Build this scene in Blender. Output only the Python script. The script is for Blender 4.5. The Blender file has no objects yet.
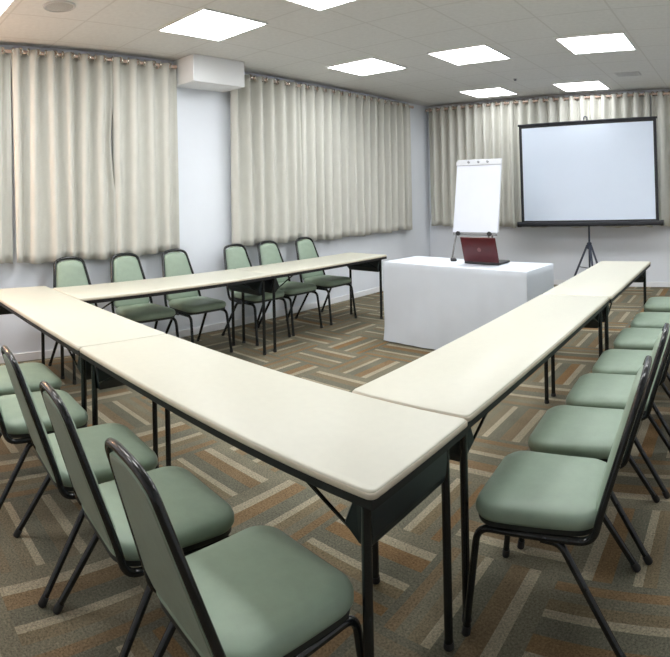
import bpy, bmesh, math, random
from mathutils import Vector, Matrix
random.seed(7)
sc = bpy.context.scene
COL = sc.collection
PI = math.pi

# ------------------------------------------------------------------ materials
def new_mat(name):
    m = bpy.data.materials.new(name); m.use_nodes = True
    nt = m.node_tree
    return m, nt, nt.nodes['Principled BSDF']

def simple(name, col, rough=0.5, metal=0.0, spec=0.5, noise=0.0, nscale=40.0, bump=0.0, bscale=200.0, sheen=0.0):
    m, nt, b = new_mat(name)
    b.inputs['Base Color'].default_value = (*col, 1)
    b.inputs['Roughness'].default_value = rough
    b.inputs['Metallic'].default_value = metal
    b.inputs['Specular IOR Level'].default_value = spec
    if sheen: b.inputs['Sheen Weight'].default_value = sheen
    tc = nt.nodes.new('ShaderNodeTexCoord')
    if noise:
        n = nt.nodes.new('ShaderNodeTexNoise'); n.inputs['Scale'].default_value = nscale; n.inputs['Detail'].default_value = 4
        r = nt.nodes.new('ShaderNodeValToRGB')
        r.color_ramp.elements[0].position = .3; r.color_ramp.elements[1].position = .7
        r.color_ramp.elements[0].color = (*[c*(1-noise) for c in col], 1)
        r.color_ramp.elements[1].color = (*[min(1, c*(1+noise)) for c in col], 1)
        nt.links.new(tc.outputs['Object'], n.inputs['Vector']); nt.links.new(n.outputs['Fac'], r.inputs['Fac'])
        nt.links.new(r.outputs['Color'], b.inputs['Base Color'])
    if bump:
        n2 = nt.nodes.new('ShaderNodeTexNoise'); n2.inputs['Scale'].default_value = bscale; n2.inputs['Detail'].default_value = 3
        bp = nt.nodes.new('ShaderNodeBump'); bp.inputs['Strength'].default_value = bump; bp.inputs['Distance'].default_value = .002
        nt.links.new(tc.outputs['Object'], n2.inputs['Vector']); nt.links.new(n2.outputs['Fac'], bp.inputs['Height'])
        nt.links.new(bp.outputs['Normal'], b.inputs['Normal'])
    return m

M = {}
M['wall'] = simple('wall_paint', (.77, .805, .86), .75, noise=.015, nscale=3, bump=.15, bscale=150)
M['base'] = simple('baseboard_paint', (.82, .83, .85), .5, noise=.02, nscale=5)
M['soffit'] = simple('soffit_paint', (.80, .81, .82), .6, noise=.01, nscale=4)
M['top'] = simple('cream_laminate', (.585, .575, .485), .38, spec=.4, noise=.015, nscale=30)
M['edge'] = simple('tan_edge_band', (.52, .46, .36), .45, noise=.05, nscale=30)
M['black'] = simple('black_painted_steel', (.010, .012, .013), .17, spec=.45, noise=.1, nscale=60)
M['panel'] = simple('black_panel', (.010, .016, .018), .42, spec=.45, noise=.1, nscale=30)
M['rail'] = simple('rail_black', (.012, .012, .012), .55, spec=.3, noise=.1, nscale=40)
M['rubber'] = simple('black_rubber', (.015, .015, .015), .7, noise=.1, nscale=60)
M['vinyl'] = simple('sage_green_vinyl', (.265, .345, .265), .46, spec=.42, noise=.04, nscale=25, bump=.12, bscale=500)
M['vinylback'] = simple('sage_back_vinyl', (.235, .275, .215), .52, spec=.35, noise=.04, nscale=25, bump=.12, bscale=500)
M['pan'] = simple('seat_pan', (.012, .016, .014), .5, noise=.1, nscale=40)
M['rod'] = simple('copper_tone_rod', (.66, .50, .42), .35, metal=.4, noise=.05, nscale=30)
M['ring'] = simple('nickel_eyelet', (.80, .74, .66), .22, metal=.95, noise=.04, nscale=60)
M['cloth'] = simple('white_cloth', (.60, .65, .71), .85, noise=.015, nscale=8, bump=.1, bscale=400, sheen=.1)
M['red'] = simple('dark_red_lid', (.075, .005, .009), .28, spec=.6, noise=.08, nscale=20)
M['silver'] = simple('silver', (.25, .12, .12), .3, metal=.8, noise=.05, nscale=50)
M['darkplastic'] = simple('dark_plastic', (.012, .012, .014), .4, noise=.1, nscale=40)
M['key'] = simple('key_plastic', (.03, .03, .035), .5, noise=.1, nscale=40)
M['screenoff'] = simple('laptop_display', (.05, .06, .09), .2, noise=.1, nscale=10)
M['paper'] = simple('pad_paper', (.80, .83, .92), .8, noise=.01, nscale=6)
M['clamp'] = simple('pale_clamp', (.72, .74, .78), .45, noise=.03, nscale=30)
M['gray'] = simple('grey_metal', (.30, .31, .33), .35, metal=.6, noise=.05, nscale=40)
M['tripod'] = simple('dark_tripod_metal', (.05, .06, .09), .35, metal=.4, noise=.1, nscale=40)
M['screen'] = simple('matte_screen', (.74, .83, .97), .9, noise=.006, nscale=3)
M['border'] = simple('screen_border', (.012, .014, .02), .6, noise=.1, nscale=20)
M['lampframe'] = simple('lamp_frame', (.80, .80, .79), .4, noise=.02, nscale=20)
M['grille'] = simple('speaker_grille', (.40, .40, .39), .6, noise=.15, nscale=300, bump=.4, bscale=600)
M['vent'] = simple('vent_grey', (.52, .52, .52), .5, noise=.05, nscale=30)

def emis(name, col, s):
    m, nt, b = new_mat(name)
    n = nt.nodes.new('ShaderNodeTexNoise'); n.inputs['Scale'].default_value = 2
    b.inputs['Base Color'].default_value = (.9, .9, .9, 1)
    b.inputs['Emission Color'].default_value = (*col, 1); b.inputs['Emission Strength'].default_value = s
    return m
M['lampback'] = emis('lamp_diffuser_dim', (.965, .985, 1.0), 8.0)  # weaker emission for the back panels, keeps the back curtains darker
M['lamp'] = emis('lamp_diffuser', (.965, .985, 1.0), 14.0)

def N(nt, t, **kw):
    n = nt.nodes.new(t)
    for k, v in kw.items(): setattr(n, k, v)
    return n
def mth(nt, op, a, b=None, c=None):
    n = nt.nodes.new('ShaderNodeMath'); n.operation = op
    for i, v in enumerate((a, b, c)):
        if v is None: continue
        if isinstance(v, (int, float)): n.inputs[i].default_value = v
        else: nt.links.new(v, n.inputs[i])
    return n.outputs[0]

def curtain_mat():
    m, nt, b = new_mat('curtain_fabric')
    tc = N(nt, 'ShaderNodeTexCoord')
    n = N(nt, 'ShaderNodeTexNoise'); n.inputs['Scale'].default_value = 9; n.inputs['Detail'].default_value = 5
    r = N(nt, 'ShaderNodeValToRGB')
    r.color_ramp.elements[0].color = (.545, .54, .49, 1); r.color_ramp.elements[1].color = (.605, .60, .55, 1)
    nt.links.new(tc.outputs['Object'], n.inputs['Vector']); nt.links.new(n.outputs['Fac'], r.inputs['Fac'])
    nt.links.new(r.outputs['Color'], b.inputs['Base Color'])
    b.inputs['Roughness'].default_value = .8; b.inputs['Sheen Weight'].default_value = .15
    b.inputs['Specular IOR Level'].default_value = .25
    return m
M['curtain'] = curtain_mat()

def ceiling_mat():
    m, nt, b = new_mat('ceiling_tiles')
    tc = N(nt, 'ShaderNodeTexCoord'); sp = N(nt, 'ShaderNodeSeparateXYZ'); nt.links.new(tc.outputs['Object'], sp.inputs[0])
    def line(sock, off):
        t = mth(nt, 'DIVIDE', mth(nt, 'SUBTRACT', sock, off), .625)
        f = mth(nt, 'FRACT', t)
        d = mth(nt, 'MINIMUM', f, mth(nt, 'SUBTRACT', 1.0, f))
        return mth(nt, 'LESS_THAN', d, .013)
    ln = mth(nt, 'MAXIMUM', line(sp.outputs[0], .855), line(sp.outputs[1], 1.86))
    n = N(nt, 'ShaderNodeTexNoise'); n.inputs['Scale'].default_value = 26; n.inputs['Detail'].default_value = 4
    nt.links.new(tc.outputs['Object'], n.inputs['Vector'])
    r = N(nt, 'ShaderNodeValToRGB')
    r.color_ramp.elements[0].position = .3; r.color_ramp.elements[1].position = .7
    r.color_ramp.elements[0].color = (.66, .66, .65, 1); r.color_ramp.elements[1].color = (.71, .71, .70, 1)
    nt.links.new(n.outputs['Fac'], r.inputs['Fac'])
    mx = N(nt, 'ShaderNodeMix', data_type='RGBA'); nt.links.new(ln, mx.inputs['Factor'])
    nt.links.new(r.outputs['Color'], mx.inputs['A']); mx.inputs['B'].default_value = (.60, .595, .58, 1)
    nt.links.new(mx.outputs['Result'], b.inputs['Base Color'])
    b.inputs['Roughness'].default_value = .9; b.inputs['Specular IOR Level'].default_value = .2
    return m
M['ceiling'] = ceiling_mat()

def carpet_mat():
    m, nt, b = new_mat('carpet_tiles')
    tc = N(nt, 'ShaderNodeTexCoord'); sp = N(nt, 'ShaderNodeSeparateXYZ'); nt.links.new(tc.outputs['Object'], sp.inputs[0])
    tx = mth(nt, 'DIVIDE', mth(nt, 'SUBTRACT', sp.outputs[0], 1.25), .5)
    ty = mth(nt, 'DIVIDE', mth(nt, 'SUBTRACT', sp.outputs[1], 3.55), .5)
    ix = mth(nt, 'FLOOR', tx); iy = mth(nt, 'FLOOR', ty)
    fx = mth(nt, 'FRACT', tx); fy = mth(nt, 'FRACT', ty)
    par = mth(nt, 'FLOORED_MODULO', mth(nt, 'ADD', ix, iy), 2.0)     # 0: stripes along x, 1: along y
    par = mth(nt, 'GREATER_THAN', par, .5)
    u = mth(nt, 'ADD', mth(nt, 'MULTIPLY', fy, mth(nt, 'SUBTRACT', 1.0, par)), mth(nt, 'MULTIPLY', fx, par))
    cb = N(nt, 'ShaderNodeCombineXYZ'); nt.links.new(ix, cb.inputs[0]); nt.links.new(iy, cb.inputs[1])
    wn = N(nt, 'ShaderNodeTexWhiteNoise', noise_dimensions='2D'); nt.links.new(cb.outputs[0], wn.inputs['Vector'])
    fl = mth(nt, 'GREATER_THAN', wn.outputs['Value'], .5)
    u2 = mth(nt, 'ADD', mth(nt, 'MULTIPLY', u, mth(nt, 'SUBTRACT', 1.0, fl)), mth(nt, 'MULTIPLY', mth(nt, 'SUBTRACT', 1.0, u), fl))
    r = N(nt, 'ShaderNodeValToRGB'); cr = r.color_ramp; cr.interpolation = 'CONSTANT'
    OL = (.160, .146, .104, 1); BR = (.205, .122, .056, 1); LT = (.300, .265, .190, 1); GR = (.134, .128, .094, 1); MD = (.182, .140, .082, 1)
    stops = [(0, OL), (.15, LT), (.25, BR), (.40, GR), (.56, LT), (.635, MD), (.74, OL), (.84, BR), (.93, GR)]
    cr.elements[0].position = 0; cr.elements[0].color = OL
    cr.elements[1].position = .15; cr.elements[1].color = LT
    for p, c in stops[2:]:
        e = cr.elements.new(p); e.color = c
    nt.links.new(u2, r.inputs['Fac'])
    # some tiles carry far less of the brown yarn
    r2 = N(nt, 'ShaderNodeValToRGB'); c2 = r2.color_ramp; c2.interpolation = 'CONSTANT'
    dull = [(p, c if c not in (BR, MD) else (.158, .140, .098, 1)) for p, c in stops]
    c2.elements[0].position = 0; c2.elements[0].color = dull[0][1]
    c2.elements[1].position = .15; c2.elements[1].color = dull[1][1]
    for p, c in dull[2:]:
        e = c2.elements.new(p); e.color = c
    nt.links.new(u2, r2.inputs['Fac'])
    wn2 = N(nt, 'ShaderNodeTexWhiteNoise', noise_dimensions='3D')
    cb2 = N(nt, 'ShaderNodeCombineXYZ'); nt.links.new(ix, cb2.inputs[0]); nt.links.new(iy, cb2.inputs[1]); cb2.inputs[2].default_value = 3.7
    nt.links.new(cb2.outputs[0], wn2.inputs['Vector'])
    mxc = N(nt, 'ShaderNodeMix', data_type='RGBA'); nt.links.new(mth(nt, 'MULTIPLY', wn2.outputs['Value'], .9), mxc.inputs['Factor'])
    nt.links.new(r.outputs['Color'], mxc.inputs['A']); nt.links.new(r2.outputs['Color'], mxc.inputs['B'])
    n = N(nt, 'ShaderNodeTexNoise'); n.inputs['Scale'].default_value = 115; n.inputs['Detail'].default_value = 6; n.inputs['Roughness'].default_value = .8
    nt.links.new(tc.outputs['Object'], n.inputs['Vector'])
    n2 = N(nt, 'ShaderNodeTexNoise'); n2.inputs['Scale'].default_value = 5; n2.inputs['Detail'].default_value = 3
    nt.links.new(tc.outputs['Object'], n2.inputs['Vector'])
    f = mth(nt, 'MULTIPLY', mth(nt, 'ADD', mth(nt, 'MULTIPLY', mth(nt, 'SUBTRACT', n.outputs['Fac'], .5), 3.6), 1.0),
            mth(nt, 'ADD', mth(nt, 'MULTIPLY', mth(nt, 'SUBTRACT', n2.outputs['Fac'], .5), .5), 1.0))
    vm = N(nt, 'ShaderNodeVectorMath', operation='SCALE'); nt.links.new(mxc.outputs['Result'], vm.inputs[0]); nt.links.new(f, vm.inputs['Scale'])
    nt.links.new(vm.outputs[0], b.inputs['Base Color'])
    bp = N(nt, 'ShaderNodeBump'); bp.inputs['Strength'].default_value = .5; bp.inputs['Distance'].default_value = .004
    nt.links.new(n.outputs['Fac'], bp.inputs['Height']); nt.links.new(bp.outputs['Normal'], b.inputs['Normal'])
    b.inputs['Roughness'].default_value = .95; b.inputs['Specular IOR Level'].default_value = .1
    return m
M['carpet'] = carpet_mat()

# ------------------------------------------------------------------ helpers
def link_mesh(name, bm, mat, parent=None, smooth=True, angle=35):
    me = bpy.data.meshes.new(name)
    bmesh.ops.recalc_face_normals(bm, faces=bm.faces[:])
    if smooth:
        for f in bm.faces: f.smooth = True
        lim = math.radians(angle)
        for e in bm.edges:
            if len(e.link_faces) == 2 and e.calc_face_angle(0) > lim: e.smooth = False
    bm.to_mesh(me); bm.free()
    me.materials.append(mat)
    o = bpy.data.objects.new(name, me); COL.objects.link(o)
    if parent is not None: o.parent = parent
    return o

def thing(name, label, cat, loc=(0, 0, 0), rz=0, group=None):
    o = bpy.data.objects.new(name, None); COL.objects.link(o)
    o.empty_display_size = .1
    o.location = loc; o.rotation_euler = (0, 0, rz)
    return tag(o, label, cat, group)
def tag(o, label, cat, group=None):
    o['label'] = label; o['category'] = cat
    if group: o['group'] = group
    return o
def struct(o):
    o['kind'] = 'structure'; return o

def copy_tree(o, parent=None):
    c = o.copy(); COL.objects.link(c)
    if parent is not None: c.parent = parent
    for ch in list(o.children): copy_tree(ch, c)
    return c

def box(bm, lo, hi, bev=0.0, seg=2, mat=None):
    vs = [bm.verts.new((x, y, z)) for x in (lo[0], hi[0]) for y in (lo[1], hi[1]) for z in (lo[2], hi[2])]
    if mat is not None:
        for v in vs: v.co = mat @ v.co
    F = [(0, 1, 3, 2), (4, 6, 7, 5), (0, 4, 5, 1), (2, 3, 7, 6), (0, 2, 6, 4), (1, 5, 7, 3)]
    fs = [bm.faces.new([vs[i] for i in f]) for f in F]
    if bev:
        es = list({e for f in fs for e in f.edges})
        bmesh.ops.bevel(bm, geom=es, offset=bev, segments=seg, affect='EDGES', profile=.5)

def fillet(pts, r, n=6):
    pts = [Vector(p) for p in pts]
    if not isinstance(r, (list, tuple)): r = [r]*len(pts)
    out = [pts[0]]
    for i in range(1, len(pts)-1):
        a, b, c = pts[i-1], pts[i], pts[i+1]
        d1 = (a-b); d2 = (c-b)
        l = min(r[i], d1.length*.48, d2.length*.48)
        p1 = b + d1.normalized()*l; p2 = b + d2.normalized()*l
        for k in range(n+1):
            t = k/n
            out.append(p1*(1-t)**2 + b*2*t*(1-t) + p2*t*t)
    out.append(pts[-1])
    return out

def tube(bm, pts, rad, n=10, closed=False, cap=True):
    pts = [Vector(p) for p in pts]
    m = len(pts)
    rings = []
    nrm = None
    for i, p in enumerate(pts):
        if closed: t = (pts[(i+1) % m] - pts[i-1]).normalized()
        else: t = (pts[min(i+1, m-1)] - pts[max(i-1, 0)]).normalized()
        if nrm is None:
            nrm = t.orthogonal().normalized()
        else:
            nrm = (nrm - t*nrm.dot(t)).normalized()
        bn = t.cross(nrm)
        rr = rad[i] if isinstance(rad, (list, tuple)) else rad
        rings.append([bm.verts.new(p + (nrm*math.cos(a) + bn*math.sin(a))*rr) for a in [2*PI*k/n for k in range(n)]])
    for i in range(m if closed else m-1):
        A, B = rings[i], rings[(i+1) % m]
        for k in range(n):
            bm.faces.new((A[k], A[(k+1) % n], B[(k+1) % n], B[k]))
    if cap and not closed:
        bm.faces.new(rings[0][::-1]); bm.faces.new(rings[-1])

def torus(bm, c, axis, R, r, n=14, m=6):
    axis = Vector(axis).normalized(); a = axis.orthogonal().normalized(); b = axis.cross(a)
    pts = [Vector(c) + (a*math.cos(2*PI*k/n) + b*math.sin(2*PI*k/n))*R for k in range(n)]
    tube(bm, pts, r, m, closed=True)

def prism(bm, poly, axis_fn, t0, t1):
    """poly: 2D points; axis_fn(p, t) -> 3D"""
    A = [bm.verts.new(axis_fn(p, t0)) for p in poly]; B = [bm.verts.new(axis_fn(p, t1)) for p in poly]
    bm.faces.new(A); bm.faces.new(B[::-1])
    for i in range(len(poly)):
        j = (i+1) % len(poly)
        bm.faces.new((A[i], B[i], B[j], A[j]))

def rrect(hx, hy, r, n=6, taper=0.0):
    """rounded rectangle outline ccw; taper narrows the -y end"""
    pts = []
    for (sx, sy, a0) in ((1, 1, 0), (-1, 1, 90), (-1, -1, 180), (1, -1, 270)):
        for k in range(n+1):
            a = math.radians(a0 + 90*k/n)
            pts.append((sx*(hx-r) + r*math.cos(a), sy*(hy-r) + r*math.sin(a)))
    return [(x*(1 - taper*(hy-y)/(2*hy)), y) for x, y in pts]

def loft(bm, loops, cap0=True, cap1=True):
    L = [[bm.verts.new(p) for p in lp] for lp in loops]
    n = len(L[0])
    for a, b in zip(L, L[1:]):
        for k in range(n):
            bm.faces.new((a[k], a[(k+1) % n], b[(k+1) % n], b[k]))
    if cap0: bm.faces.new(L[0][::-1])
    if cap1: bm.faces.new(L[-1])

def cyl(bm, c0, c1, r, n=16):
    tube(bm, [c0, c1], r, n)

# ------------------------------------------------------------------ the room
RX, RY0, RY1, H = 6.4, -1.3, 8.19, 2.88
def slab(name, lo, hi, mat):
    bm = bmesh.new(); box(bm, lo, hi); return struct(link_mesh(name, bm, mat, smooth=False))
slab('floor', (-.1, RY0-.1, -.1), (RX+.1, RY1+.1, 0), M['carpet'])
slab('ceiling', (-.1, RY0-.1, H), (RX+.1, RY1+.1, H+.1), M['ceiling'])
slab('wall_left', (-.1, RY0-.1, 0), (0, RY1+.1, H), M['wall'])
slab('wall_back', (0, RY1, 0), (RX, RY1+.1, H), M['wall'])
slab('wall_right', (RX, RY0-.1, 0), (RX+.1, RY1+.1, H), M['wall'])
slab('wall_front', (0, RY0-.1, 0), (RX, RY0, H), M['wall'])
def baseboard(name, lo, hi):
    bm = bmesh.new(); box(bm, lo, hi, .004, 1); struct(link_mesh(name, bm, M['base'], smooth=False))
baseboard('baseboard_left', (0, RY0, 0), (.015, RY1, .075))
baseboard('baseboard_back', (.015, RY1-.015, 0), (RX, RY1, .075))
# boxed-in beam end between the two windows
bm = bmesh.new(); box(bm, (0, 3.235, 2.61), (.37, 3.90, H), .006, 2)
struct(link_mesh('trim_1', bm, M['soffit'], smooth=False))

# ------------------------------------------------------------------ ceiling fittings
def ceiling_light(c, label):
    t = thing('ceiling_light', label, 'ceiling light', (c[0], c[1], H), 0, 'recessed ceiling light panels')
    bm = bmesh.new()
    h, w = .328, .014
    for lo, hi in (((-h, -h, -.012), (h, -h+w, 0)), ((-h, h-w, -.012), (h, h, 0)), ((-h, -h+w, -.012), (-h+w, h-w, 0)), ((h-w, -h+w, -.012), (h, h-w, 0))):
        box(bm, lo, hi)
    link_mesh('frame', bm, M['lampframe'], t, smooth=False)
    bm = bmesh.new(); box(bm, (-h+w, -h+w, -.008), (h-w, h-w, -.002))
    link_mesh('diffuser', bm, M['lampback' if c[1] > 7 else 'lamp'], t, smooth=False)
    return t
LIGHTS = [
 ((1.22, 2.83), 'largest whole ceiling light panel in view, above the boxed white beam end'),
 ((1.10, 5.07), 'square ceiling light panel in front of the far left curtain'),
 ((2.29, 5.27), 'square ceiling light panel in the middle of the ceiling, left of the right-hand one'),
 ((3.62, 5.36), 'square ceiling light panel nearest the right edge of the view'),
 ((1.48, 7.46), 'small looking ceiling light panel close to the back curtain above the flip chart'),
 ((2.85, 7.56), 'small looking ceiling light panel close to the back curtain above the projection screen'),
 ((1.00, .85), 'ceiling light panel cut off by the top left corner of the view'),
 ((2.38, 2.90), 'ceiling light panel with only a corner showing at the top edge of the view'),
 ((3.62, 2.9), 'ceiling light panel over the near end of the right arm of tables'),
 ((2.36, .6), 'ceiling light panel over the near row of tables'),
 ((4.87, 5.36), 'ceiling light panel right of the right chair row, halfway to the back wall'),
 ((4.87, 2.9), 'ceiling light panel above the right chair row'),
 ((1.05, -.65), 'added ceiling light panel behind the viewer, brightening the left side of the room'),  # unseen extra panel, added to lift the left curtains
 ((4.75, 7.6), 'ceiling light panel right of the projection screen'),
]
for c, l in LIGHTS: ceiling_light(c, l)

t = thing('ceiling_speaker', 'round grey speaker grille in the ceiling near the top left corner', 'speaker', (1.12, 1.53, H))
bm = bmesh.new(); torus(bm, (0, 0, -.004), (0, 0, 1), .112, .010, 32, 8); link_mesh('rim', bm, M['vent'], t)
bm = bmesh.new()
loft(bm, [[(r*math.cos(2*PI*k/32), r*math.sin(2*PI*k/32), z) for k in range(32)] for r, z in ((.110, 0), (.108, -.006), (.07, -.012), (.02, -.014))])
link_mesh('grille', bm, M['grille'], t)

t = thing('ceiling_vent', 'faint grey ceiling air vent above the right end of the projection screen', 'vent', (3.62, 6.93, H))
bm = bmesh.new()
for lo, hi in (((-.15, -.11, -.01), (.15, -.09, 0)), ((-.15, .09, -.01), (.15, .11, 0)), ((-.15, -.09, -.01), (-.13, .09, 0)), ((.13, -.09, -.01), (.15, .09, 0))): box(bm, lo, hi)
link_mesh('frame', bm, M['vent'], t, smooth=False)
for k in range(6):
    bm = bmesh.new(); y = -.075 + k*.03
    box(bm, (-.13, y-.010, -.008), (.13, y+.010, -.005), mat=None)
    link_mesh('slat', bm, M['vent'], t, smooth=False)

t = thing('ceiling_sprinkler', 'tiny dark round fitting on the ceiling between two light panels', 'sprinkler', (2.2, 6.72, H))
bm = bmesh.new(); cyl(bm, (0, 0, 0), (0, 0, -.008), .025, 16); link_mesh('rose', bm, M['gray'], t)
bm = bmesh.new(); cyl(bm, (0, 0, -.008), (0, 0, -.018), .01, 12); cyl(bm, (0, 0, -.018), (0, 0, -.022), .018, 16); link_mesh('head', bm, M['tripod'], t)

# ------------------------------------------------------------------ curtains
def curtain(s0, s1, fixed, axis, label, group, seed, ztop=2.815, zbot=.90, period=.178, amp=.05, slit=None):
    """axis 'y': hangs along y at x=fixed; axis 'x': hangs along x at y=fixed"""
    rnd = random.Random(seed)
    L = s1 - s0
    npd = max(2, round(L/period)); p = L/npd
    cols = npd*14; rows = 22
    ph = [rnd.uniform(-.5, .5) for _ in range(npd+2)]; am = [rnd.uniform(.75, 1.15) for _ in range(npd+2)]
    t = thing('curtain', label, 'curtain', (fixed, s0, 0) if axis == 'y' else (s0, fixed, 0), 0, group)
    def P(s, off, z):
        return (off, s, z) if axis == 'y' else (s, off, z)
    def wave(c, f):
        s = L*c/cols; k = s/p; i = int(min(k, npd-1e-6)); fr = k - i
        def lerp(a): return a[i]*(1-fr) + a[i+1]*fr
        d = (1-f)                      # 0 at the top, 1 at the hem
        a = amp*(lerp(am)*d + (1-d))*(1 - .12*d)
        w = math.sin(2*PI*k + lerp(ph)*1.2*d)
        w = math.copysign(abs(w)**.68, w)
        w += .10*d*math.sin(4*PI*k + lerp(ph)*5)
        e = 0
        if slit: e = slit*math.sin(PI*min(1, max(0, (d-.22)/.45)))*(k/npd)**6
        return s + .012*d*math.sin(2.1*k + seed) + e, a*w
    bm = bmesh.new()
    g = []
    for r in range(rows+1):
        f = r/rows; f = f
        row = []
        for c in range(cols+1):
            s, o = wave(c, f)
            zb = zbot + .012*math.sin(c/cols*npd*1.7 + seed) 
            row.append(bm.verts.new(P(s, o, zb + (ztop - zb)*f)))
        g.append(row)
    for r in range(rows):
        for c in range(cols):
            bm.faces.new((g[r][c], g[r][c+1], g[r+1][c+1], g[r+1][c]))
    o = link_mesh('fabric', bm, M['curtain'], t, angle=80)
    md = o.modifiers.new('thickness', 'SOLIDIFY'); md.thickness = .003; md.offset = 0
    # eyelets where the cloth crosses the rod
    me = None
    for k in range(2*npd):
        s = (k + .0)*p/2 + (.0 if k else .02)
        if s > L-.01: continue
        if me is None:
            bm = bmesh.new(); torus(bm, (0, 0, 0), (1, 0, 0) if axis == 'y' else (0, 1, 0), .029, .0085, 16, 6)
            e = link_mesh('eyelet', bm, M['ring'], t); me = e
        else:
            e = me.copy(); COL.objects.link(e); e.parent = t
        e.location = P(s, 0, ZROD); 
        sl = 1 if k % 2 == 0 else -1
        e.rotation_euler = (0, 0, math.radians(55)*sl)
    return t
ZROD = 2.797
def rod(a, b, label, brackets, wall):
    t = thing('curtain_rod', label, 'curtain rod', a)
    a = Vector(a); b = Vector(b)
    bm = bmesh.new(); cyl(bm, (0, 0, 0), b-a, .016, 14); link_mesh('pole', bm, M['rod'], t)
    d = (b-a).normalized()
    for e, sg in ((Vector((0, 0, 0)), -1), (b-a, 1)):
        bm = bmesh.new(); loft_pts = [e + d*sg*k for k in (0, .005, .02, .035, .04)]
        tube(bm, loft_pts, [.013, .02, .022, .015, .006], 14); link_mesh('finial', bm, M['rod'], t)
    for s in brackets:
        bm = bmesh.new(); p = (b-a)*s
        tube(bm, [p + Vector((0, 0, -.016)), p + Vector((0, 0, -.03)), p + Vector(wall) + Vector((0, 0, -.03))], .006, 8)
        link_mesh('bracket', bm, M['rod'], t)
XC = .095; YC = 8.06
GL, GF, GB = 'pale curtains at the near left window', 'pale curtains at the far left window', 'pale curtains along the back wall'
curtain(.62, 1.466, XC, 'y', 'pale curtain panel cut by the left edge of the view', GL, 1)
curtain(1.47, 2.47, XC, 'y', 'left of the two full pale curtain panels at the near left window', GL, 2, slit=-.03)
curtain(2.47, 3.215, XC, 'y', 'pale curtain panel just left of the boxed white beam end', GL, 3)
curtain(3.93, 5.02, XC, 'y', 'pale curtain panel just right of the boxed white beam end', GF, 4)
curtain(5.02, 7.50, XC, 'y', 'wide pale curtain panel reaching to the far left room corner', GF, 5, zbot=.87, period=.165)
curtain(.10, 1.62, YC, 'x', 'pale curtain panel behind the flip chart', GB, 6, zbot=.88, period=.15, amp=.055)
curtain(1.62, 3.72, YC, 'x', 'pale curtain panel behind the projection screen', GB, 7, zbot=.89, period=.16, amp=.055)
curtain(3.74, 5.3, YC, 'x', 'pale curtain panel at the right edge of the view beside the screen', GB, 8, zbot=.9, period=.17, amp=.055)
rod((XC, .6, ZROD), (XC, 3.185, ZROD), 'copper toned rod carrying the near left curtains', (.1, .93), (-XC, 0, 0))
rod((XC, 3.92, ZROD), (XC, 7.56, ZROD), 'copper toned rod carrying the far left curtains', (.05, .5, .97), (-XC, 0, 0))
rod((.08, YC, ZROD), (5.35, YC, ZROD), 'copper toned rod carrying the back wall curtains', (.02, .35, .68, .98), (0, RY1-YC, 0))

# ------------------------------------------------------------------ tables
TH = .74
def table(x0, x1, y0, y1, along, label):
    """rectangle in plan; along = 'x' or 'y' for its long side"""
    cx, cy = (x0+x1)/2, (y0+y1)/2
    if along == 'x': L, W, rz = x1-x0, y1-y0, 0
    else: L, W, rz = y1-y0, x1-x0, PI/2
    t = thing('folding_table', label, 'table', (cx, cy, 0), rz, 'cream folding tables set in a U')
    hx, hy = L/2, W/2
    bm = bmesh.new()
    o = lambda d, z, r=.022: [(x, y, z) for x, y in rrect(hx-d, hy-d, r, 5)]
    loft(bm, [o(.006, TH-.021), o(.004, TH-.019), o(.004, TH-.006), o(.0055, TH-.002), o(.010, TH)])
    link_mesh('tabletop', bm, M['top'], t, angle=50)
    bm = bmesh.new()
    A = [o(.008, TH-.021), o(.001, TH-.021), o(0, TH-.019), o(0, TH-.009), o(.002, TH-.006), o(.008, TH-.006)]
    loft(bm, A + [A[0]], False, False)
    bmesh.ops.remove_doubles(bm, verts=bm.verts[:], dist=1e-5)
    link_mesh('edge_band', bm, M['edge'], t, angle=50)
    bm = bmesh.new()
    z0, z1, w, i = TH-.047, TH-.021, .022, .005
    for lo, hi in (((-hx+i, -hy+i, z0), (hx-i, -hy+i+w, z1)), ((-hx+i, hy-i-w, z0), (hx-i, hy-i, z1)), ((-hx+i, -hy+i+w, z0), (-hx+i+w, hy-i-w, z1)), ((hx-i-w, -hy+i+w, z0), (hx-i, hy-i-w, z1))):
        box(bm, lo, hi)
    link_mesh('frame_rail', bm, M['rail'], t, smooth=False)
    for sx in (-1, 1):
        lx = sx*(hx-.065)
        for sy in (-1, 1):
            ly = sy*(hy-.055)
            bm = bmesh.new(); cyl(bm, (lx, ly, .018), (lx, ly, z0+.001), .0145, 14)
            lg = link_mesh('leg', bm, M['black'], t)
            bm = bmesh.new(); tube(bm, [(lx, ly, 0), (lx, ly, .003), (lx, ly, .022)], [.0155, .0175, .0165], 14)
            link_mesh('foot_cap', bm, M['rubber'], lg)
            bm = bmesh.new()
            f = lambda p, y: (lx - sx*p[0], y, p[1])
            prism(bm, [(.055, .585), (.067, .597), (.29, z0+.004), (.265, z0+.004)], f, ly - sy*.004, ly + sy*.004)
            link_mesh('brace', bm, M['black'], t, smooth=False)
        bm = bmesh.new()
        yy = hy-.045
        prism(bm, [(-.012, z0-.002), (-.012, .575), (.0, .545), (.035, .545), (.07, .60), (.03, z0-.002)], lambda p, y: (lx - sx*p[0], y, p[1]), -yy, yy)
        bmesh.ops.recalc_face_normals(bm, faces=bm.faces[:])
        # taper the two lower corners a little, like the stamped end panel
        for v in bm.verts:
            if v.co.z < .58: v.co.y *= .90
        bmesh.ops.bevel(bm, geom=bm.edges[:], offset=.004, segments=1, affect='EDGES')
        link_mesh('end_panel', bm, M['panel'], t, smooth=False)
    return t
table(.42, 2.334, 1.11, 1.64, 'x', 'cream folding table at the left end of the near row, running out of view')
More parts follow.
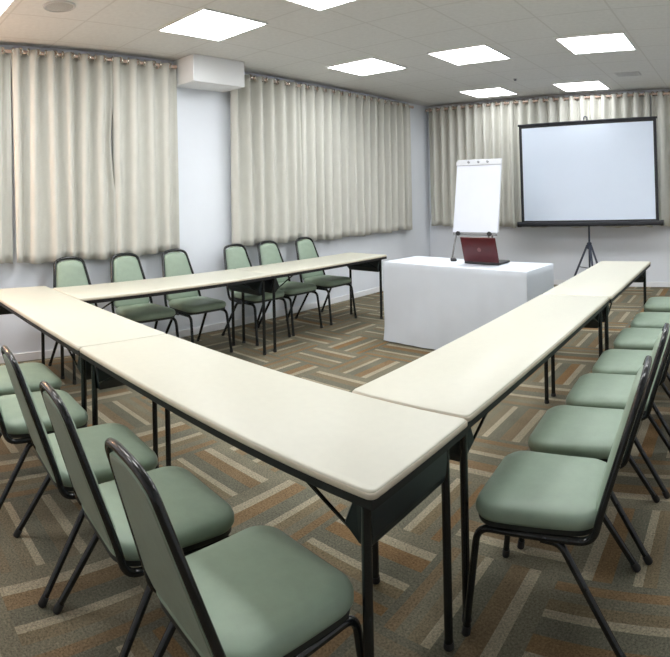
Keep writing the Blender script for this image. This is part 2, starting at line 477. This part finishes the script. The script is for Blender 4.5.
table(2.335, 4.085, 1.11, 1.64, 'x', 'cream folding table nearest the viewer, at the right end of the near row')
table(3.575, 4.075, 1.648, 3.738, 'y', 'cream folding table in the right arm, butting against the near row')
table(3.578, 4.085, 3.744, 5.52, 'y', 'cream folding table at the far end of the right arm, near the screen')
table(.555, 1.115, 1.641, 3.549, 'y', 'cream folding table in the left arm, butting against the near row')
table(.555, 1.115, 3.551, 5.37, 'y', 'cream folding table at the far end of the left arm, near the white-draped table')

# ------------------------------------------------------------------ chairs
def make_chair(label, group):
    t = thing('banquet_chair', label, 'chair', (0, 0, 0), 0, group)
    # seat cushion
    bm = bmesh.new()
    def lp(k, z, dy=0):
        return [(x*k, y*k + dy, z + (.006 if y < 0 else 0)*0) for x, y in rrect(.222, .218, .085, 7, .10)]
    loft(bm, [lp(.90, .392), lp(.97, .396), lp(1.0, .408), lp(1.0, .424), lp(.975, .437), lp(.92, .446), lp(.75, .454), lp(.45, .458), lp(.15, .459)])
    link_mesh('seat', bm, M['vinyl'], t, angle=75)
    bm = bmesh.new(); loft(bm, [lp(.93, .376), lp(.965, .379), lp(.965, .396)]); link_mesh('seat_pan', bm, M['pan'], t, angle=40)
    # back panel, tapering to the top, leaning back
    B0 = Vector((0, -.205, .415)); B1 = Vector((0, -.358, .862))
    up = (B1-B0).normalized(); out = Vector((0, up.z, -up.y))     # out = towards the sitter
    if out.y < 0: out = -out
    Hb = (B1-B0).length
    def outline(inset, n=7):
        hb, ht, r = .190-inset, .120-inset, .085-inset*.6
        top = Hb-inset; bot = inset
        pts = [(-hb+.03, bot), (hb-.03, bot), (hb, bot+.035)]
        # right upper corner
        p = fillet([(hb, bot+.035, 0), (ht+.012, top-.02, 0), (ht-.06, top, 0), (0, top+.004, 0)], [0, .11, .06, 0], n)
        R = [(q.x, q.y) for q in p[1:]]
        Lf = [(-x, y) for x, y in R[::-1][1:]]
        return pts + R + Lf + [(-hb, bot+.035)]
    def bl(inset, d):
        return [tuple(B0 + up*y + Vector((x, 0, 0)) + out*d) for x, y in outline(inset)]
    bm = bmesh.new()
    loft(bm, [bl(.016, -.012), bl(.010, -.010), bl(.010, .006), bl(.016, .014), bl(.035, .022), bl(.06, .026)])
    link_mesh('backrest', bm, M['vinyl'], t, angle=60)
    bm = bmesh.new(); loft(bm, [bl(.020, -.0135), bl(.014, -.0125), bl(.012, -.009)])
    link_mesh('back_cover', bm, M['vinylback'], t, angle=60)
    # one bent tube: side rail, back upright, top bow and down again
    tr = .0125
    bx = .203
    def on(x, s, d=0): return B0 + up*s + Vector((x, 0, 0)) + out*d
    half = [Vector((-.198, .02, .366)), Vector((-.200, -.195, .366)), on(-.199, .05), on(-.132, Hb-.012), on(-.06, Hb+.012)]
    path = half + [Vector((-v.x, v.y, v.z)) for v in half[::-1]]
    rr = [0, .06, .03, .085, .05, .05, .085, .03, .06, 0]
    bm = bmesh.new(); tube(bm, fillet(path, rr, 7), tr, 10); link_mesh('back_frame', bm, M['black'], t, angle=60)
    for s in (-1, 1):
        bm = bmesh.new(); tube(bm, fillet([(s*.196, -.10, .364), (s*.198, .195, .364), (s*.212, .238, .012)], [0, .05, 0], 7), .0125, 10)
        lg = link_mesh('leg', bm, M['black'], t, angle=60)
        bm = bmesh.new(); tube(bm, [(s*.2125, .2393, 0), (s*.2124, .239, .004), (s*.211, .2355, .03)], [.013, .0155, .0145], 10); link_mesh('foot_cap', bm, M['rubber'], lg)
        bm = bmesh.new(); tube(bm, fillet([(s*.186, -.02, .352), (s*.188, -.085, .348), (s*.219, -.288, .012)], [0, .03, 0], 6), .0125, 10)
        lg = link_mesh('leg', bm, M['black'], t, angle=60)
        bm = bmesh.new(); tube(bm, [(s*.2195, -.2945, 0), (s*.2194, -.2925, .004), (s*.2176, -.276, .03)], [.013, .0155, .0145], 10); link_mesh('foot_cap', bm, M['rubber'], lg)
    bm = bmesh.new(); tube(bm, [(-.190, .10, .362), (.190, .10, .362)], .009, 8); tube(bm, [(-.184, -.05, .354), (.184, -.05, .354)], .009, 8)
    link_mesh('cross_bar', bm, M['black'], t, angle=60)
    return t
GN, GR_, GLc = 'green chairs along the near row of tables', 'green chairs along the right arm of tables', 'green chairs along the left wall'
CH = []
near = [(3.765, -5, 'sage green chair nearest the viewer, its back and whole seat in the foreground'),
        (3.262, -5, 'sage green chair directly left of the nearest one along the near table row'),
        (2.775, -5, 'sage green chair third from the right along the near table row'),
        (2.235, -4, 'sage green chair fourth from the right along the near table row, back cut off'),
        (1.72, -2, 'sage green chair at the left end of the near row, mostly hidden')]
for x, a, l in near: CH.append((x, .92 if a == -4 else .985, math.radians(a), l, GN))
right = [(4.262, 1.895, 'sage green chair at the near end of the right arm, all legs in view'),
         (4.266, 2.385, 'sage green chair second from the near end of the right arm'),
         (4.285, 2.865, 'sage green chair third from the near end of the right arm'),
         (4.300, 3.340, 'sage green chair in the middle of the seven along the right arm'),
         (4.305, 3.890, 'sage green chair third from the far end of the right arm'),
         (4.325, 4.410, 'sage green chair second from the far end of the right arm'),
         (4.325, 5.040, 'sage green chair at the far end of the right arm, back out of view')]
for k, (x, y, l) in enumerate(right): CH.append((x, y, PI/2 + math.radians((5, 4, 3, 2, 2, 2, 1)[k]), l, GR_))
left = [(1.96, 'sage green chair at the left end of the row along the left wall'),
        (2.53, 'sage green chair second from the left in the row along the left wall'),
        (3.10, 'sage green chair third from the left along the left wall, under the curtain end'),
        (3.868, 'sage green chair along the left wall backing onto the bare white wall strip'),
        (4.36, 'sage green chair second from the far end of the left arm of tables'),
        (4.96, 'sage green chair at the far end of the left arm, nearest the white-draped table')]
for y, l in left: CH.append((.535, y, -PI/2 + math.radians(random.uniform(-1, 1)), l, GLc))
proto = None
for x, y, rz, l, g in CH:
    if proto is None: proto = make_chair(l, g); o = proto
    else: o = copy_tree(proto)
    o.location = (x, y, 0); o.rotation_euler = (0, 0, rz)
    if g == GLc: o.scale = (1.03, 1.03, 1.065)
    o['label'] = l; o['group'] = g; o['category'] = 'chair'

# ------------------------------------------------------------------ white-draped table
DW, DD, DZ = 1.575, .56, .785
dc = Vector((2.462, 4.742, 0)); da = math.atan2(-.155, 1.70)
t = thing('draped_table', 'long table under a floor-length white cloth, carrying the red laptop', 'table', dc, da)
bm = bmesh.new()
per = []
hx, hy = DW/2, DD/2
out0 = rrect(hx, hy, .012, 3)
# resample the outline densely
segs = []
for i in range(len(out0)):
    a = Vector(out0[i]); b = Vector(out0[(i+1) % len(out0)])
    n = max(1, int((b-a).length/.03))
    for k in range(n): segs.append(a + (b-a)*k/n)
loops = []
NR = 16
for r in range(NR+1):
    d = r/NR; z = DZ - .006 - (DZ-.006-.012)*d
    lpz = []
    for p in segs:
        nx = max(0, min(1, (abs(p.x)-(hx-.012))/.012)); ny = max(0, min(1, (abs(p.y)-(hy-.012))/.012))
        nv = Vector((math.copysign(nx, p.x), math.copysign(ny, p.y)))
        q = p.x + p.y*1.7
        fold = (.010*math.sin(6.5*q + 2.6*d*3 + .6) + .006*math.sin(13*q - 3*d + 2) + .004*math.sin(31*q + 1))*d**1.3
        lpz.append((p.x + nv.x*(.004*d + fold), p.y + nv.y*(.004*d + fold), z))
    loops.append(lpz)
top = [(p.x*.994, p.y*.985, DZ) for p in segs]
loft(bm, [top] + loops, cap0=True, cap1=False)
o = link_mesh('tablecloth', bm, M['cloth'], t, angle=50)
bm = bmesh.new(); box(bm, (-hx+.03, -hy+.03, DZ-.03), (hx-.03, hy-.03, DZ-.006)); link_mesh('tabletop', bm, M['top'], t, smooth=False)
for sx in (-1, 1):
    for sy in (-1, 1):
        bm = bmesh.new(); cyl(bm, (sx*(hx-.08), sy*(hy-.07), 0), (sx*(hx-.08), sy*(hy-.07), DZ-.03), .015, 12); link_mesh('leg', bm, M['black'], t)

# ------------------------------------------------------------------ laptop
ld = Vector((2.650, 4.700, DZ))
t = thing('laptop', 'open dark red laptop on the white-draped table, its lid back towards the viewer', 'laptop', ld, da + .02)
bm = bmesh.new(); box(bm, (-.185, 0, .004), (.185, .225, .024), .006, 2); base = link_mesh('base', bm, M['darkplastic'], t, smooth=False)
bm = bmesh.new()
for r in range(5):
    for c in range(13): box(bm, (-.165 + c*.0255, .05 + r*.023, .024), (-.165 + c*.0255 + .022, .05 + r*.023 + .019, .0265))
link_mesh('keyboard', bm, M['key'], base, smooth=False)
bm = bmesh.new(); box(bm, (-.05, .170, .024), (.05, .215, .0248)); link_mesh('touchpad', bm, M['key'], base, smooth=False)
T = Matrix.Translation((0, .012, .026)) @ Matrix.Rotation(math.radians(17), 4, 'X')
bm = bmesh.new(); box(bm, (-.185, -.012, 0), (.185, 0, .245), .005, 2); bm.transform(T); lid = link_mesh('lid', bm, M['red'], t, smooth=False)
bm = bmesh.new(); box(bm, (-.172, 0, .014), (.172, .0015, .232)); bm.transform(T); link_mesh('display', bm, M['screenoff'], lid, smooth=False)
bm = bmesh.new(); cyl(bm, (0, -.0125, .125), (0, -.014, .125), .020, 24); bm.transform(T); link_mesh('emblem', bm, M['silver'], lid)
for s in (-.12, .12):
    bm = bmesh.new(); cyl(bm, (s-.03, .006, .027), (s+.03, .006, .027), .008, 10); link_mesh('hinge', bm, M['darkplastic'], t)

t = thing('computer_mouse', 'small black gadget on the white-draped table, left of the red laptop', 'mouse', (2.27, 4.86, DZ), .6)
bm = bmesh.new()
loft(bm, [[(x*k, y*k, z) for x, y in rrect(.03, .05, .026, 6)] for k, z in ((.92, .001), (1, .006), (.98, .016), (.85, .026), (.5, .033), (.15, .035))])
o = link_mesh('body', bm, M['darkplastic'], t, angle=70)
bm = bmesh.new(); cyl(bm, (-.004, .022, .030), (.004, .022, .030), .007, 12); link_mesh('wheel', bm, M['gray'], t)

# ------------------------------------------------------------------ flip chart
FX, FY = 1.675, 6.55
t = thing('flip_chart_easel', 'standing flip chart easel behind the white-draped table', 'easel', (FX, FY, 0), math.radians(2))
lean = math.radians(10)
TE = Matrix.Translation((0, 0, .92)) @ Matrix.Rotation(-lean, 4, 'X')
bm = bmesh.new(); box(bm, (-.32, .002, .0), (.32, .016, .97), .004, 1); bm.transform(TE); link_mesh('board', bm, M['clamp'], t, smooth=False)
bm = bmesh.new(); box(bm, (-.325, -.027, .885), (.325, -.0125, .945), .005, 2); bm.transform(TE); cb = link_mesh('clamp_bar', bm, M['clamp'], t, smooth=False)
for x in (-.14, 0, .13):
    bm = bmesh.new(); cyl(bm, (x, -.026, .925), (x, -.040, .925), .016, 14); bm.transform(TE); link_mesh('knob', bm, M['gray'], cb)
bm = bmesh.new(); box(bm, (-.30, -.05, -.035), (.30, .012, -.02), .003, 1); box(bm, (-.30, -.05, -.02), (.30, -.044, -.005)); bm.transform(TE); tr = link_mesh('tray', bm, M['gray'], t, smooth=False)
for x in (-.22, .22):
    bm = bmesh.new(); cyl(bm, (x, -.05, -.02), (x, -.075, -.02), .028, 14); bm.transform(TE); link_mesh('knob', bm, M['darkplastic'], tr)
for a, b in (((-.20, .20, 1.75), (-.40, -.13, 0)), ((.20, .20, 1.75), (.24, -.13, 0)), ((0, .22, 1.72), (0, .62, 0))):
    bm = bmesh.new(); tube(bm, [a, b], .013, 10); lg = link_mesh('leg', bm, M['gray'], t)
    bm = bmesh.new(); b = Vector(b); tube(bm, [b, b + Vector((0, 0, .03))], .018, 10); link_mesh('foot_cap', bm, M['rubber'], lg)
bm = bmesh.new(); loftz = None
TW = Matrix.Translation((FX, FY, 0)) @ Matrix.Rotation(math.radians(2), 4, 'Z')
box(bm, (-.315, -.012, 0), (.315, 0, .93))
# front sheet bows very slightly at its free lower edge
bmesh.ops.subdivide_edges(bm, edges=bm.edges[:], cuts=8, use_grid_fill=True)
for v in bm.verts:
    k = max(0, 1 - v.co.z/.93)
    v.co.y -= .012*k**3
bm.transform(TE)
o = link_mesh('paper_pad', bm, M['paper'], None, angle=30)
o.matrix_world = TW
tag(o, 'blank white paper pad hanging on the flip chart easel', 'paper pad')

# ------------------------------------------------------------------ projection screen
SX, SY = 2.868, 7.70
t = thing('projection_screen', 'white tripod projection screen with black borders in front of the back curtains', 'projection screen', (SX, SY, 0), math.radians(-.5))
x0, x1, z0, z1 = -1.005, 1.0, .985, 2.39
RL = Matrix.Rotation(math.radians(-.7), 4, 'Y')
RC = Matrix.Translation((0, 0, 1.7)) @ RL @ Matrix.Translation((0, 0, -1.7))
bm = bmesh.new(); box(bm, (x0, -.033, z0), (x1, -.029, z1)); bm.transform(RC); sf = link_mesh('screen_fabric', bm, M['screen'], t, smooth=False)
bm = bmesh.new()
for lo, hi in (((x0, -.035, z0), (x0+.042, -.0275, z1)), ((x1-.042, -.035, z0), (x1, -.0275, z1)), ((x0+.042, -.035, z1-.035), (x1-.042, -.0275, z1)), ((x0+.042, -.035, z0), (x1-.042, -.0275, z0+.03))): box(bm, lo, hi)
bm.transform(RC); link_mesh('border', bm, M['border'], sf, smooth=False)
bm = bmesh.new(); tube(bm, [(x0-.015, -.03, z1+.012), (x1+.015, -.03, z1+.012)], .016, 10); bm.transform(RC); link_mesh('top_bar', bm, M['border'], t)
bm = bmesh.new()
hous = [(x, z) for x, z in rrect(.042, .032, .018, 4)]
prism(bm, hous, lambda p, s: (s, -.03 + p[0], z0-.022 + p[1]), x0-.035, x1+.045); bm.transform(RC); hs = link_mesh('housing', bm, M['border'], t, angle=40)
for xx in (x0-.035, x1+.045):
    bm = bmesh.new(); prism(bm, [(a*1.15, b*1.2) for a, b in hous], lambda p, s: (xx + s, -.03 + p[0], z0-.022 + p[1]), -.02, .02); bm.transform(RC); link_mesh('end_cap', bm, M['darkplastic'], hs, angle=40)
bm = bmesh.new(); tube(bm, [(0, .03, .30), (0, .03, 2.43)], .014, 12); link_mesh('pole', bm, M['tripod'], t)
bm = bmesh.new(); tube(bm, fillet([(0, .03, 2.40), (0, .03, 2.47), (-.03, -.03, 2.47), (-.03, -.03, 2.41)], .03, 5), .009, 8); link_mesh('hook', bm, M['tripod'], t, angle=60)
bm = bmesh.new(); tube(bm, [(0, .03, .60), (0, .03, .61), (0, .03, .69), (0, .03, .70)], [.02, .035, .035, .02], 14); link_mesh('hub', bm, M['tripod'], t, angle=40)
bm = bmesh.new(); tube(bm, fillet([(.03, .03, 1.32), (.03, .09, 1.32), (.03, .09, 1.44), (.03, .03, 1.44)], .02, 4), .008, 8); link_mesh('handle', bm, M['darkplastic'], t, angle=60)
for a in (205, 335, 300):
    a = math.radians(a); d = Vector((math.cos(a), math.sin(a), 0)); r = .31
    if a > math.radians(299) and a < math.radians(301): r = .30
    bm = bmesh.new(); tube(bm, [Vector((0, .03, .66)) + d*.03, Vector((0, .03, .014)) + d*r], .015, 10); lg = link_mesh('leg', bm, M['tripod'], t)
    bm = bmesh.new(); p = Vector((0, .03, 0)) + d*r; tube(bm, [p, p + Vector((0, 0, .03))], .018, 10); link_mesh('foot_cap', bm, M['rubber'], lg)
    bm = bmesh.new(); tube(bm, [Vector((0, .03, .33)), Vector((0, .03, .36)) + d*(.03 + (r-.03)*(.66-.36)/.646)], .006, 8); link_mesh('strut', bm, M['tripod'], lg)

# ------------------------------------------------------------------ world light and added warm lamp
w = bpy.data.worlds.new('World'); sc.world = w; w.use_nodes = True
w.node_tree.nodes['Background'].inputs[0].default_value = (.6, .62, .65, 1)
w.node_tree.nodes['Background'].inputs[1].default_value = .2

t = thing('added_warm_lamp', 'added warm lamp on the left wall, out of view, tinting the left end', 'lamp', (0, .42, 1.75))  # unseen fixture added to give the left edge a warm tint
bm = bmesh.new(); box(bm, (0, -.05, -.08), (.02, .05, .08), .006, 2); tube(bm, [(.02, 0, 0), (.36, 0, 0)], .012, 10); link_mesh('bracket', bm, M['gray'], t, smooth=False)
m_, nt_, b_ = new_mat('added_warm_glow'); b_.inputs['Emission Color'].default_value = (1, .55, .28, 1); b_.inputs['Emission Strength'].default_value = 90
bm = bmesh.new(); loft(bm, [[(.42 + r*math.cos(2*PI*k/20), r*math.sin(2*PI*k/20), z) for k in range(20)] for r, z in ((.03, -.10), (.06, -.08), (.07, 0), (.06, .08), (.03, .10))])
link_mesh('added_lamp_shade', bm, m_, t)

# ------------------------------------------------------------------ camera: the photograph is a cylindrical phone panorama
yaw, roll, F, PX, PY = .708, -.0201, 567.2, 335.0, 190.96
R = Vector((math.cos(yaw), math.sin(yaw), 0)); FW = Vector((-math.sin(yaw), math.cos(yaw), 0)); U = Vector((0, 0, 1))
Rr = R*math.cos(roll) + U*math.sin(roll); Ur = -R*math.sin(roll) + U*math.cos(roll)
cd = bpy.data.cameras.new('camera'); cam = bpy.data.objects.new('camera', cd); COL.objects.link(cam)
m = Matrix((( Rr.x, Ur.x, -FW.x, 4.9386), (Rr.y, Ur.y, -FW.y, -.0072), (Rr.z, Ur.z, -FW.z, 1.4932), (0, 0, 0, 1)))
cam.matrix_world = m
cd.type = 'PANO'; cd.panorama_type = 'CENTRAL_CYLINDRICAL'
cd.central_cylindrical_radius = 1.0
cd.central_cylindrical_range_u_min = (0 - PX)/F; cd.central_cylindrical_range_u_max = (670 - PX)/F
cd.central_cylindrical_range_v_min = (PY - 657)/F; cd.central_cylindrical_range_v_max = PY/F
cd.clip_start = .05; cd.clip_end = 100
sc.camera = cam
sc.view_settings.view_transform = 'Standard'; sc.view_settings.look = 'None'
sc.view_settings.gamma = 1; sc.view_settings.exposure = 0.38; sc.view_settings.use_curve_mapping = False
